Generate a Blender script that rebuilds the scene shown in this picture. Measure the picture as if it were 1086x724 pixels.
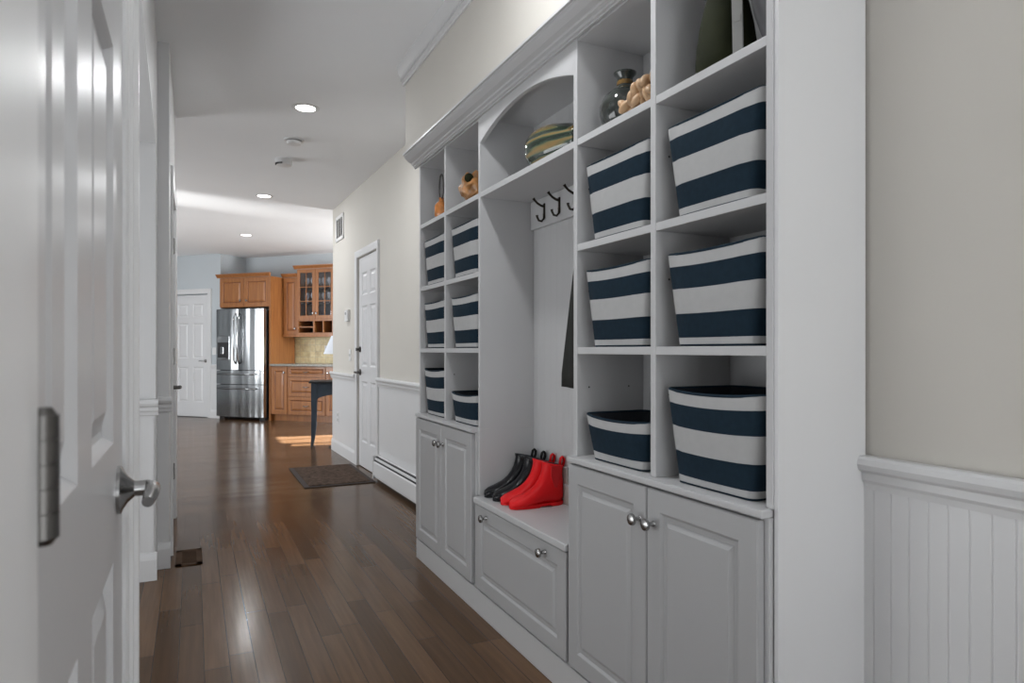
import bpy, bmesh, math, random
from math import sin, cos, tan, atan, atan2, radians as R, pi, sqrt
from mathutils import Vector, Matrix
random.seed(7)
S = bpy.context.scene
C = S.collection
for o in list(bpy.data.objects): bpy.data.objects.remove(o)

# ------------------------------------------------------------------ camera
F = 710.0; TH = atan((543-205)/F); H = 1.12
cam = bpy.data.objects.new('camera', bpy.data.cameras.new('camera')); C.objects.link(cam)
cam.location = (0, 0, H); cam.rotation_euler = (pi/2, 0, -TH)
cam.data.sensor_width = 36; cam.data.lens = F/1086*36
cam.data.shift_y = 9/1086; cam.data.clip_start = 0.02
cam.data.dof.use_dof = True; cam.data.dof.focus_distance = 3.0; cam.data.dof.aperture_fstop = 9
S.camera = cam
# ------------------------------------------------------------------ world, sun, assumed window light, added fill and streak lamps, exposure
S.view_settings.view_transform = 'Standard'; S.view_settings.look = 'None'
S.view_settings.exposure = -0.12; S.view_settings.gamma = 1; S.view_settings.use_curve_mapping = False
W = bpy.data.worlds.new('world'); S.world = W; W.use_nodes = True
W.node_tree.nodes['Background'].inputs[0].default_value = (0.86, 0.93, 1.0, 1)
W.node_tree.nodes['Background'].inputs[1].default_value = 0.75

def lamp(name, kind, loc, target, energy, col=(1, 1, 1), **kw):
    d = bpy.data.lights.new(name, kind); d.energy = energy; d.color = col
    for k, v in kw.items(): setattr(d, k, v)
    o = bpy.data.objects.new(name, d); C.objects.link(o); o.location = loc
    o.rotation_euler = (Vector(target)-Vector(loc)).to_track_quat('-Z', 'Y').to_euler()
    return o
lamp('sun', 'SUN', (4, 7, 3), (4-2.88, 7.35, 3-2.1), 60, (1, .96, .9), angle=R(.6))
lamp('assumed_window_daylight', 'AREA', (3.92, 8.22, 1.5), (1.6, 10.2, 1.7), 130, (.97, .99, 1), shape='RECTANGLE', size=.95, size_y=1.1)  # area lamp at the assumed right kitchen window, out of view
lamp('assumed_window_daylight', 'AREA', (-3.9, 8.2, 1.2), (0.4, 9.6, 2.5), 190, (.95, .98, 1), shape='RECTANGLE', size=3.0, size_y=1.9)  # area lamp for daylight from an assumed, unseen left window
lamp('bounce_fill', 'AREA', (0.3, -1.7, 0.9), (0.4, -0.4, 3.2), 37, (.95, .98, 1), shape='RECTANGLE', size=1.8, size_y=2.0)  # added fill behind the camera, tilted up to bounce off the ceiling
lamp('recess_fill', 'AREA', (-2.05, 2.5, .8), (0.2, 2.9, 2.5), 50, (.95, .98, 1), shape='RECTANGLE', size=2.2, size_y=1.7)  # added fill in the left recess for built-in and soffit; no window there
lamp('added_streak_spot', 'SPOT', (-3.7, 6.3, 1.45), (-0.2, 7.75, 2.7), 1200, (1, .99, .96), spot_size=R(13), spot_blend=1.0, shadow_soft_size=.03)  # added unseen spot throwing the bright ceiling streak, standing in for reflected sun

# ------------------------------------------------------------------ materials
M = {}
def mat(name, col, rough=.5, metal=0, noise=0, nscale=8, bump=0, bscale=60, spec=.5, alpha=None, trans=0, coat=0, emit=None, stretch=None, sheen=0):
    m = bpy.data.materials.new(name); m.use_nodes = True; nt = m.node_tree; N = nt.nodes; L = nt.links
    b = N['Principled BSDF']; b.inputs['Base Color'].default_value = (*col, 1)
    b.inputs['Roughness'].default_value = rough; b.inputs['Metallic'].default_value = metal
    b.inputs['Specular IOR Level'].default_value = spec; b.inputs['Coat Weight'].default_value = coat
    b.inputs['Transmission Weight'].default_value = trans; b.inputs['Sheen Weight'].default_value = sheen
    if emit: b.inputs['Emission Color'].default_value = (*emit[0], 1); b.inputs['Emission Strength'].default_value = emit[1]
    tc = N.new('ShaderNodeTexCoord'); mp = N.new('ShaderNodeMapping'); L.new(tc.outputs['Object'], mp.inputs[0])
    if stretch: mp.inputs['Scale'].default_value = stretch
    if noise:
        n = N.new('ShaderNodeTexNoise'); n.inputs['Scale'].default_value = nscale; n.inputs['Detail'].default_value = 5
        L.new(mp.outputs[0], n.inputs['Vector'])
        r = N.new('ShaderNodeValToRGB'); L.new(n.outputs['Fac'], r.inputs[0])
        r.color_ramp.elements[0].position = .3; r.color_ramp.elements[1].position = .7
        r.color_ramp.elements[0].color = (*[c*(1-noise) for c in col], 1); r.color_ramp.elements[1].color = (*[min(1, c*(1+noise)) for c in col], 1)
        L.new(r.outputs[0], b.inputs['Base Color'])
    if bump:
        n = N.new('ShaderNodeTexNoise'); n.inputs['Scale'].default_value = bscale; L.new(mp.outputs[0], n.inputs['Vector'])
        bp = N.new('ShaderNodeBump'); bp.inputs['Strength'].default_value = bump; bp.inputs['Distance'].default_value = .003
        L.new(n.outputs['Fac'], bp.inputs['Height']); L.new(bp.outputs[0], b.inputs['Normal'])
    M[name] = m; return m
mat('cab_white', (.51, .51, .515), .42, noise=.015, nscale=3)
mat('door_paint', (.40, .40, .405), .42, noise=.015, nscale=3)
mat('trim_white', (.66, .66, .665), .38, noise=.012, nscale=3)
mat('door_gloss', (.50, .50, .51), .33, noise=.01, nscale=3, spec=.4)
mat('door_white', (.66, .66, .67), .35, noise=.01)
mat('wall_beige', (.58, .555, .51), .75, noise=.02, nscale=2, bump=.05, bscale=180)
mat('wall_blue', (.49, .525, .55), .8, noise=.02, nscale=2)
mat('ceiling', (.86, .87, .885), .85, noise=.015, nscale=1.5)
mat('outside', (.35, .35, .35), .9)
mat('navy', (.009, .022, .036), .9, noise=.12, nscale=60, bump=.15, bscale=500, spec=.2)
mat('cream', (.43, .43, .43), .85, noise=.03, nscale=40, bump=.15, bscale=500)
mat('lining', (.02, .024, .03), .95)
mat('nickel', (.36, .355, .35), .24, 1)
mat('dark_metal', (.10, .095, .09), .3, .9)
mat('bronze', (.05, .042, .034), .38, .8)
mat('black_rubber', (.004, .004, .006), .26, spec=.35)
mat('red_rubber', (.70, .003, .006), .5, spec=.3, coat=.0)
mat('red_elastic', (.55, .004, .007), .8, bump=.4, bscale=300)
mat('black_elastic', (.004, .004, .004), .8)
mat('white_plastic', (.72, .72, .72), .4)
mat('dark_slot', (.03, .03, .032), .7)
mat('lens', (1, 1, 1), .5, emit=((1, .98, .95), 14))
mat('mat_brown', (.085, .058, .044), .95, spec=.1, noise=.5, nscale=38, bump=1, bscale=120)
mat('mat_edge', (.045, .033, .028), .9)
mat('granite', (.26, .25, .22), .25, noise=.45, nscale=90)
mat('black_gloss', (.01, .01, .012), .5)
mat('table_blue', (.035, .052, .075), .5, noise=.15, nscale=10)
mat('shade', (.70, .74, .80), .8)
mat('coat_cloth', (.012, .013, .011), .95, noise=.3, nscale=12, bump=.3)
mat('coat_seam', (.16, .15, .13), .9)
mat('pale_card', (.42, .38, .34), .8, noise=.1)
mat('pink_card', (.45, .30, .24), .8)
mat('olive', (.018, .021, .008), .85, spec=.2, noise=.35, nscale=7)
mat('grey_ceramic', (.11, .11, .115), .45, noise=.1)
mat('pale_board', (.28, .28, .27), .7)
mat('jug_glass', (.030, .036, .032), .08, noise=.6, nscale=6, coat=.6)
mat('shell', (.50, .32, .18), .45, noise=.28, nscale=14, bump=.1)
mat('carved', (.42, .20, .07), .35, noise=.6, nscale=22, coat=.3)
mat('amber_glass', (.62, .22, .05), .08, coat=.6, noise=.3, nscale=30)
mat('neck_amber', (.16, .09, .025), .15)
mat('register_wood', (.075, .045, .028), .8, noise=.2, spec=.1)
mat('glass_pane', (.9, .9, .95), .02, trans=1.0)
mat('glass_ware', (.8, .85, .9), .05, spec=.8)
mat('cab_inside', (.05, .032, .035), .6)
mat('cable', (.02, .02, .02), .6)

def wood(name, c1, c2, rough=.35, vertical=True):
    m = mat(name, c1, rough, coat=.2); nt = m.node_tree; N = nt.nodes; L = nt.links
    tc = N.new('ShaderNodeTexCoord'); mp = N.new('ShaderNodeMapping'); L.new(tc.outputs['Object'], mp.inputs[0])
    mp.inputs['Scale'].default_value = (14, 14, 1.2) if vertical else (1.2, 14, 14)
    n = N.new('ShaderNodeTexNoise'); n.inputs['Scale'].default_value = 2.2; n.inputs['Detail'].default_value = 6; L.new(mp.outputs[0], n.inputs['Vector'])
    r = N.new('ShaderNodeValToRGB'); L.new(n.outputs['Fac'], r.inputs[0])
    r.color_ramp.elements[0].position = .3; r.color_ramp.elements[0].color = (*c1, 1)
    r.color_ramp.elements[1].position = .7; r.color_ramp.elements[1].color = (*c2, 1)
    L.new(r.outputs[0], N['Principled BSDF'].inputs['Base Color']); return m
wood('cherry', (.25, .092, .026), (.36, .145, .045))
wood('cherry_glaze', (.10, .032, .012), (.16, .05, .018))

def floor_mat(name, along_y):
    m = mat(name, (.08, .05, .04), .17, spec=.12); nt = m.node_tree; N = nt.nodes; L = nt.links; b = N['Principled BSDF']
    tc = N.new('ShaderNodeTexCoord'); mp = N.new('ShaderNodeMapping'); L.new(tc.outputs['Object'], mp.inputs[0])
    if along_y: mp.inputs['Rotation'].default_value = (0, 0, pi/2)
    mp.inputs['Location'].default_value = (5.13, 7.02, 0)
    # stagger each row by a random amount
    sx = N.new('ShaderNodeSeparateXYZ'); L.new(mp.outputs[0], sx.inputs[0])
    dv = N.new('ShaderNodeMath'); dv.operation = 'DIVIDE'; L.new(sx.outputs[1], dv.inputs[0]); dv.inputs[1].default_value = .083
    fl = N.new('ShaderNodeMath'); fl.operation = 'FLOOR'; L.new(dv.outputs[0], fl.inputs[0])
    wn = N.new('ShaderNodeTexWhiteNoise'); wn.noise_dimensions = '1D'; L.new(fl.outputs[0], wn.inputs['W'])
    ad = N.new('ShaderNodeMath'); ad.operation = 'MULTIPLY_ADD'; L.new(wn.outputs['Value'], ad.inputs[0]); ad.inputs[1].default_value = 3.1; L.new(sx.outputs[0], ad.inputs[2])
    cx = N.new('ShaderNodeCombineXYZ'); L.new(ad.outputs[0], cx.inputs[0]); L.new(sx.outputs[1], cx.inputs[1])
    br = N.new('ShaderNodeTexBrick'); L.new(cx.outputs[0], br.inputs['Vector'])
    br.offset = 0; br.squash = 1
    br.inputs['Scale'].default_value = 1; br.inputs['Brick Width'].default_value = .95; br.inputs['Row Height'].default_value = .083
    br.inputs['Mortar Size'].default_value = .0015; br.inputs['Mortar Smooth'].default_value = .2; br.inputs['Bias'].default_value = 0
    br.inputs['Color1'].default_value = (.068, .037, .018, 1); br.inputs['Color2'].default_value = (.134, .078, .044, 1)
    br.inputs['Mortar'].default_value = (.030, .018, .012, 1)
    mg = N.new('ShaderNodeMapping'); L.new(cx.outputs[0], mg.inputs[0]); mg.inputs['Scale'].default_value = (1.6, 34, 1)
    n = N.new('ShaderNodeTexNoise'); n.inputs['Scale'].default_value = 1.5; n.inputs['Detail'].default_value = 7; L.new(mg.outputs[0], n.inputs['Vector'])
    rr = N.new('ShaderNodeValToRGB'); L.new(n.outputs['Fac'], rr.inputs[0])
    rr.color_ramp.elements[0].position = .3; rr.color_ramp.elements[0].color = (.80, .79, .78, 1); rr.color_ramp.elements[1].position = .72; rr.color_ramp.elements[1].color = (1.14, 1.13, 1.12, 1)
    mx = N.new('ShaderNodeMix'); mx.data_type = 'RGBA'; mx.blend_type = 'MULTIPLY'; mx.inputs[0].default_value = 1
    L.new(br.outputs['Color'], mx.inputs[6]); L.new(rr.outputs[0], mx.inputs[7]); L.new(mx.outputs[2], b.inputs['Base Color'])
    n2 = N.new('ShaderNodeTexNoise'); n2.inputs['Scale'].default_value = 3.0; L.new(cx.outputs[0], n2.inputs['Vector'])
    ma = N.new('ShaderNodeMath'); ma.operation = 'MULTIPLY_ADD'; L.new(n2.outputs['Fac'], ma.inputs[0]); ma.inputs[1].default_value = .12; ma.inputs[2].default_value = .12
    L.new(ma.outputs[0], b.inputs['Roughness'])
    bp = N.new('ShaderNodeBump'); bp.inputs['Strength'].default_value = .25; bp.inputs['Distance'].default_value = .001; bp.invert = True
    L.new(br.outputs['Fac'], bp.inputs['Height'])
    bp2 = N.new('ShaderNodeBump'); bp2.inputs['Strength'].default_value = .06; bp2.inputs['Distance'].default_value = .002
    L.new(n.outputs['Fac'], bp2.inputs['Height']); L.new(bp.outputs[0], bp2.inputs['Normal']); L.new(bp2.outputs[0], b.inputs['Normal'])
    return m
floor_mat('floor_hall', True); floor_mat('floor_kitchen', False)

def steel():
    m = mat('steel', (.42, .43, .44), .2, 1); nt = m.node_tree; N = nt.nodes; L = nt.links; b = N['Principled BSDF']
    b.inputs['Anisotropic'].default_value = .6
    tc = N.new('ShaderNodeTexCoord'); mp = N.new('ShaderNodeMapping'); L.new(tc.outputs['Object'], mp.inputs[0]); mp.inputs['Scale'].default_value = (5.5, 1, .3)
    n = N.new('ShaderNodeTexNoise'); n.inputs['Scale'].default_value = 1; n.inputs['Detail'].default_value = 1; L.new(mp.outputs[0], n.inputs['Vector'])
    bp = N.new('ShaderNodeBump'); bp.inputs['Strength'].default_value = .8; bp.inputs['Distance'].default_value = .035
    L.new(n.outputs['Fac'], bp.inputs['Height']); L.new(bp.outputs[0], b.inputs['Normal'])
steel()
def tile():
    m = mat('backsplash', (.4, .33, .2), .35); nt = m.node_tree; N = nt.nodes; L = nt.links; b = N['Principled BSDF']
    tc = N.new('ShaderNodeTexCoord'); mp = N.new('ShaderNodeMapping'); L.new(tc.outputs['Object'], mp.inputs[0]); mp.inputs['Rotation'].default_value = (pi/2, 0, 0)
    br = N.new('ShaderNodeTexBrick'); L.new(mp.outputs[0], br.inputs['Vector']); br.offset = 0
    br.inputs['Scale'].default_value = 1; br.inputs['Brick Width'].default_value = .1; br.inputs['Row Height'].default_value = .1; br.inputs['Mortar Size'].default_value = .003
    br.inputs['Color1'].default_value = (.66, .56, .33, 1); br.inputs['Color2'].default_value = (.55, .46, .26, 1); br.inputs['Mortar'].default_value = (.42, .38, .28, 1)
    n = N.new('ShaderNodeTexNoise'); n.inputs['Scale'].default_value = 14; L.new(tc.outputs['Object'], n.inputs['Vector'])
    mx = N.new('ShaderNodeMix'); mx.data_type = 'RGBA'; mx.blend_type = 'OVERLAY'; mx.inputs[0].default_value = .5
    L.new(br.outputs['Color'], mx.inputs[6]); L.new(n.outputs['Fac'], mx.inputs[7]); L.new(mx.outputs[2], b.inputs['Base Color'])
tile()
def swirl():
    m = mat('swirl_glass', (.2, .2, .1), .07, coat=.7); nt = m.node_tree; N = nt.nodes; L = nt.links; b = N['Principled BSDF']
    tc = N.new('ShaderNodeTexCoord'); mp = N.new('ShaderNodeMapping'); L.new(tc.outputs['Object'], mp.inputs[0]); mp.inputs['Scale'].default_value = (1, .22, 1.25); mp.inputs['Rotation'].default_value = (.25, .2, 0)
    w = N.new('ShaderNodeTexWave'); w.bands_direction = 'Z'; w.inputs['Scale'].default_value = 7; w.inputs['Distortion'].default_value = 7; w.inputs['Detail'].default_value = 2; w.inputs['Detail Scale'].default_value = 2
    L.new(mp.outputs[0], w.inputs['Vector'])
    r = N.new('ShaderNodeValToRGB'); L.new(w.outputs['Fac'], r.inputs[0])
    e = r.color_ramp.elements; e[0].position = 0; e[0].color = (.02, .032, .022, 1); e[1].position = 1; e[1].color = (.26, .17, .065, 1)
    x = e.new(.35); x.color = (.045, .075, .05, 1); x = e.new(.65); x.color = (.16, .15, .07, 1)
    L.new(r.outputs[0], b.inputs['Base Color'])
swirl()

# ------------------------------------------------------------------ mesh helpers
def nb(): return bmesh.new()
def box(bm, x0, x1, y0, y1, z0, z1, bev=0, mi=0):
    vs = [bm.verts.new((x, y, z)) for z in (z0, z1) for y in (y0, y1) for x in (x0, x1)]
    fs = [bm.faces.new([vs[i] for i in q]) for q in ((0, 2, 3, 1), (4, 5, 7, 6), (0, 1, 5, 4), (2, 6, 7, 3), (0, 4, 6, 2), (1, 3, 7, 5))]
    for f in fs: f.material_index = mi
    if bev:
        es = list({e for f in fs for e in f.edges})
        r = bmesh.ops.bevel(bm, geom=es, offset=bev, segments=2, affect='EDGES', profile=.6)
        for f in r['faces']: f.material_index = mi
def sweep(bm, prof, x0, x1, close=True):
    """profile in (y,z), extruded along x"""
    a = [bm.verts.new((x0, y, z)) for y, z in prof]; b = [bm.verts.new((x1, y, z)) for y, z in prof]; n = len(prof)
    for i in range(n): bm.faces.new((a[i], a[(i+1) % n], b[(i+1) % n], b[i]))
    bm.faces.new(list(reversed(a))); bm.faces.new(b)
def prism(bm, pts, y0, y1):
    """polygon in (x,z), extruded along y"""
    a = [bm.verts.new((x, y0, z)) for x, z in pts]; b = [bm.verts.new((x, y1, z)) for x, z in pts]; n = len(pts)
    for i in range(n): bm.faces.new((a[i], b[i], b[(i+1) % n], a[(i+1) % n]))
    bm.faces.new(a); bm.faces.new(list(reversed(b)))
def prismz(bm, pts, z0, z1):
    a = [bm.verts.new((x, y, z0)) for x, y in pts]; b = [bm.verts.new((x, y, z1)) for x, y in pts]; n = len(pts)
    for i in range(n): bm.faces.new((a[i], a[(i+1) % n], b[(i+1) % n], b[i]))
    bm.faces.new(list(reversed(a))); bm.faces.new(b)
def lathe(bm, prof, seg=24, mtx=None, cap=True, mi=0):
    """profile (r,z) about z"""
    mtx = mtx or Matrix()
    rings = []
    for r, z in prof: rings.append([bm.verts.new(mtx @ Vector((r*cos(2*pi*k/seg), r*sin(2*pi*k/seg), z))) for k in range(seg)])
    for a, b in zip(rings, rings[1:]):
        for k in range(seg):
            f = bm.faces.new((a[k], a[(k+1) % seg], b[(k+1) % seg], b[k])); f.material_index = mi
    if cap:
        bm.faces.new(list(reversed(rings[0]))).material_index = mi; bm.faces.new(rings[-1]).material_index = mi
def tube(bm, pts, rad, seg=8, cap=True):
    pts = [Vector(p) for p in pts]; n = len(pts); rings = []
    rad = rad if isinstance(rad, (list, tuple)) else [rad]*n
    up = Vector((.123, .31, .95))
    for i, p in enumerate(pts):
        t = (pts[min(i+1, n-1)]-pts[max(i-1, 0)]).normalized()
        u = t.cross(up)
        if u.length < .05: u = t.cross(Vector((1, 0, 0)))
        u.normalize(); v = t.cross(u)
        rings.append([bm.verts.new(p+rad[i]*(cos(2*pi*k/seg)*u+sin(2*pi*k/seg)*v)) for k in range(seg)])
    for a, b in zip(rings, rings[1:]):
        for k in range(seg): bm.faces.new((a[k], a[(k+1) % seg], b[(k+1) % seg], b[k]))
    if cap: bm.faces.new(list(reversed(rings[0]))); bm.faces.new(rings[-1])
def paneled(bm, w, h, t, panels, prof, y=0, x=0, z=0, edge=.003):
    """slab: front at y, thickness t to +y, panels=[(u0,v0,u1,v1)], prof=[(inset,depth)..] rings of the moulding"""
    us = sorted({edge, w-edge, *[p[0] for p in panels], *[p[2] for p in panels]}); vs = sorted({edge, h-edge, *[p[1] for p in panels], *[p[3] for p in panels]})
    def q(*c): bm.faces.new([bm.verts.new((x+a, y+d, z+b)) for a, b, d in c])
    for i in range(len(us)-1):
        for j in range(len(vs)-1):
            cu, cv = (us[i]+us[i+1])/2, (vs[j]+vs[j+1])/2
            if any(p[0] < cu < p[2] and p[1] < cv < p[3] for p in panels): continue
            q((us[i], vs[j], 0), (us[i+1], vs[j], 0), (us[i+1], vs[j+1], 0), (us[i], vs[j+1], 0))
    for u0, v0, u1, v1 in panels:
        pi_, pd = 0, 0
        for ins, d in prof:
            A = [(u0+pi_, v0+pi_, pd), (u1-pi_, v0+pi_, pd), (u1-pi_, v1-pi_, pd), (u0+pi_, v1-pi_, pd)]
            B = [(u0+ins, v0+ins, d), (u1-ins, v0+ins, d), (u1-ins, v1-ins, d), (u0+ins, v1-ins, d)]
            for k in range(4): q(A[k], A[(k+1) % 4], B[(k+1) % 4], B[k])
            pi_, pd = ins, d
        q(*B)
    O = [(0, 0), (w, 0), (w, h), (0, h)]; I = [(edge, edge), (w-edge, edge), (w-edge, h-edge), (edge, h-edge)]
    for k in range(4):
        a, b = O[k], O[(k+1) % 4]; c, d = I[(k+1) % 4], I[k]
        q((*a, edge), (*b, edge), (*c, 0), (*d, 0)); q((*a, t), (*b, t), (*b, edge), (*a, edge))
    q((0, 0, t), (0, h, t), (w, h, t), (w, 0, t))
    bmesh.ops.remove_doubles(bm, verts=bm.verts, dist=.00005)
def obj(name, bm, m, parent=None, smooth=False, loc=None, label=None, sub=0):
    bmesh.ops.recalc_face_normals(bm, faces=bm.faces)
    me = bpy.data.meshes.new(name); bm.to_mesh(me); bm.free()
    for x in (m if isinstance(m, list) else [m]): me.materials.append(M[x])
    o = bpy.data.objects.new(name, me); C.objects.link(o)
    if smooth:
        for p in me.polygons: p.use_smooth = True
        if smooth != 'all': me.set_sharp_from_angle(angle=R(40))
    if sub:
        s = o.modifiers.new('sub', 'SUBSURF'); s.levels = sub; s.render_levels = sub
    if parent: o.parent = parent
    if loc: o.location = loc
    if label: o['label'] = label
    return o
def thing(name, label, cat, loc=(0, 0, 0), rz=0, group=None):
    o = bpy.data.objects.new(name, None); C.objects.link(o); o.empty_display_size = .1
    o.location = loc; o.rotation_euler = (0, 0, rz); o['label'] = label; o['category'] = cat
    if group: o['group'] = group
    return o
def tag(o, label, cat, group=None):
    o['label'] = label; o['category'] = cat
    if group: o['group'] = group
    return o
def struct(name, bm, m, loc=None, rz=0, smooth=False):
    o = obj(name, bm, m, smooth=smooth); o['kind'] = 'structure'
    if loc: o.location = loc
    o.rotation_euler = (0, 0, rz); return o
def dup(root, label=None, loc=None, rz=None, group=None):
    r = root.copy(); C.objects.link(r)
    if loc is not None: r.location = loc
    if rz is not None: r.rotation_euler = (0, 0, rz)
    if label: r['label'] = label
    if group: r['group'] = group
    for ch in list(root.children):
        c = ch.copy(); C.objects.link(c); c.parent = r
        for g in list(ch.children):
            d = g.copy(); C.objects.link(d); d.parent = c
    return r
FX, FR, FK = -pi/2, pi/2, -pi/4     # facing -X, facing +X, kitchen front
ZC = 2.70
# right hall wall line
WA = atan2(-1, .0189)
def wx(Y): return 1.473-(Y-5.05)*.0189

# ------------------------------------------------------------------ structure
bm = nb(); box(bm, -4.2, 4.4, -2.2, 5.12, -.05, 0); box(bm, -4.2, 4.4, 5.12, 17, -.05, 0, mi=1)
struct('floor', bm, ['floor_hall', 'floor_kitchen'])
bm = nb(); box(bm, -4.2, 4.4, -2.2, 17, ZC, ZC+.1); struct('ceiling', bm, 'ceiling')
RAILP = [(0, 0), (-.012, .004), (-.014, .018), (-.02, .026), (-.02, .042), (-.032, .050), (-.036, .062), (-.033, .074), (-.028, .08), (0, .08)]
BASEP = [(0, 0), (-.016, 0), (-.016, .10), (-.012, .115), (-.006, .13), (0, .135)]
# near right wall with beadboard (faces -X), local x runs towards the camera
XN = 1.39; YN = 1.046
bm = nb(); box(bm, XN+.006, XN+.15, -2.2, YN, .875, ZC); box(bm, XN+.006, XN+.15, -2.2, YN, 0, .875); struct('wall_right_near', bm, 'wall_beige')
bm = nb(); pts = [(0.0, 0)]; y = 0; prof = []
x = 0
while x < YN+2.1:
    prof += [(x, 0), (x+.0335, 0), (x+.035, .0016), (x+.037, .0016), (x+.0385, -.0006), (x+.0405, 0)]; x += .0412
prof = [(a, b) for a, b in prof if a < YN+2.2]
prismz(bm, [(0, .012), *prof, (prof[-1][0], .012)], .13, .81)
struct('trim_1', bm, 'trim_white', (XN-.008, YN, 0), FX)
bm = nb(); sweep(bm, [(a, b+.80) for a, b in RAILP], 0, YN+2.2); struct('trim_2', bm, 'trim_white', (XN+.004, YN, 0), FX)
bm = nb(); sweep(bm, BASEP, 0, YN+2.2); struct('baseboard_right_near', bm, 'trim_white', (XN, YN, 0), FX)
# far right hall wall: local x towards camera, origin at its far end Y=7.69
YE = 7.69; WE = (wx(YE), YE, 0)
Lw = lambda Y: (YE-Y)/cos(.0189)
DY0, DY1 = 5.81, 6.53     # door opening in the hall wall
bm = nb()
box(bm, 0, Lw(DY1), 0, .12, 0, ZC); box(bm, Lw(DY0), Lw(3.3), 0, .12, 0, ZC); box(bm, Lw(DY1), Lw(DY0), 0, .12, 2.01, ZC); box(bm, Lw(DY1), Lw(DY0), .08, .12, 0, 2.01)
struct('wall_right', bm, 'wall_beige', WE, WA)
bm = nb(); box(bm, 0, Lw(DY1)-.05, -.006, 0, .1, .81); struct('trim_3', bm, 'trim_white', WE, WA)
bm = nb(); box(bm, Lw(DY0)+.05, Lw(3.5), -.006, 0, .1, .81); struct('trim_4', bm, 'trim_white', WE, WA)
bm = nb(); sweep(bm, [(a, b+.80) for a, b in RAILP], -.03, Lw(DY1)-.05); struct('trim_5', bm, 'trim_white', WE, WA)
bm = nb(); sweep(bm, [(a, b+.80) for a, b in RAILP], Lw(DY0)+.05, Lw(3.5)); struct('trim_6', bm, 'trim_white', WE, WA)
bm = nb(); sweep(bm, BASEP, -.016, Lw(DY1)-.05); struct('baseboard_right', bm, 'trim_white', WE, WA)
bm = nb(); box(bm, XN+.15, 4.2, 7.57, 7.69, 0, ZC); struct('wall_right_return', bm, 'wall_beige')
# built-in back wall jog
bm = nb(); box(bm, 1.40, 1.6, YN, 3.5, 0, ZC); struct('wall_alcove', bm, 'wall_beige')

# 6 panel door and casing
def six_panel(w, h):
    st = .115*w/.76; mid = .10*w/.76; a = (w-2*st-mid)/2
    cols = [(st, st+a), (st+a+mid, w-st)]; rows = [(.24, .83), (.97, 1.56), (1.66, 1.88)]
    return [(c0, r0*h/2.03, c1, r1*h/2.03) for c0, c1 in cols for r0, r1 in rows]
DPROF = [(.006, .003), (.012, .009), (.022, .010), (.045, .003)]
def hinge(parent, x, z, hgt=.089, rad=.007, y=-.008, m='nickel'):
    b = nb(); lathe(b, [(rad*.6, -.004), (rad*.9, 0), (rad, 0), (rad, hgt*.2), (rad*.85, hgt*.2), (rad*.85, hgt*.21), (rad, hgt*.21), (rad, hgt*.4), (rad*.85, hgt*.4), (rad*.85, hgt*.41), (rad, hgt*.41), (rad, hgt*.6),
              (rad*.85, hgt*.6), (rad*.85, hgt*.61), (rad, hgt*.61), (rad, hgt*.8), (rad*.85, hgt*.8), (rad*.85, hgt*.81), (rad, hgt*.81), (rad, hgt), (rad*.9, hgt), (rad*.6, hgt+.004)], 16, Matrix.Translation((x, y, z)))
    box(b, x-.012, x+.012, y+.003, -.0002, z, z+hgt)
    return obj('hinge', b, m, parent, smooth=True)
def casing(name, w, h, m='trim_white', cw=.065, cd=.018):
    """around opening x 0..w z 0..h, front at y=0, built towards -y"""
    b = nb()
    pf = [(0, 0), (0, -cd*.6), (.008, -cd*.75), (cw*.5, -cd*.8), (cw*.75, -cd), (cw-.004, -cd), (cw, -cd*.7), (cw, 0)]
    for s in (-1, 1):
        x0 = 0 if s < 0 else w
        p = [(x0+s*(a+.004), y) for a, y in pf]
        prismz(b, p, 0, h)
    # head
    n = len(pf)
    L_ = [b.verts.new((-(a+.004)*1.0, y, h+a+.004)) for a, y in pf]; R_ = [b.verts.new((w+(a+.004), y, h+a+.004)) for a, y in pf]
    L0 = [b.verts.new((-(a+.004), y, h)) for a, y in pf]; R0 = [b.verts.new((w+(a+.004), y, h)) for a, y in pf]
    for i in range(n):
        j = (i+1) % n
        b.faces.new((L_[i], L_[j], R_[j], R_[i])); b.faces.new((L0[i], L0[j], L_[j], L_[i])); b.faces.new((R_[i], R_[j], R0[j], R0[i]))
    return b
def lever(parent, x, z, y=0, s=1, m='nickel', k=1.0):
    b = nb(); mt = Matrix.Translation((x, y, z)) @ Matrix.Rotation(pi/2, 4, 'X')
    lathe(b, [(0.001, -.001), (.031*k, 0), (.031*k, .004), (.026*k, .010), (.016*k, .014), (.0125*k, .020), (.0115*k, .045*k), (.011*k, .05*k)], 24, mt)
    yy = y-.05*k
    tube(b, [(x, yy+.01, z), (x, yy, z), (x+s*.012, yy-.008*k, z), (x+s*.04, yy-.008*k, z+.002), (x+s*.075, yy-.004*k, z+.001), (x+s*.105*k, yy-.001, z-.003)], [.011*k, .012*k, .011*k, .0095*k, .0085*k, .0075*k], 12)
    return obj('handle', b, m, parent, smooth=True)

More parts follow.
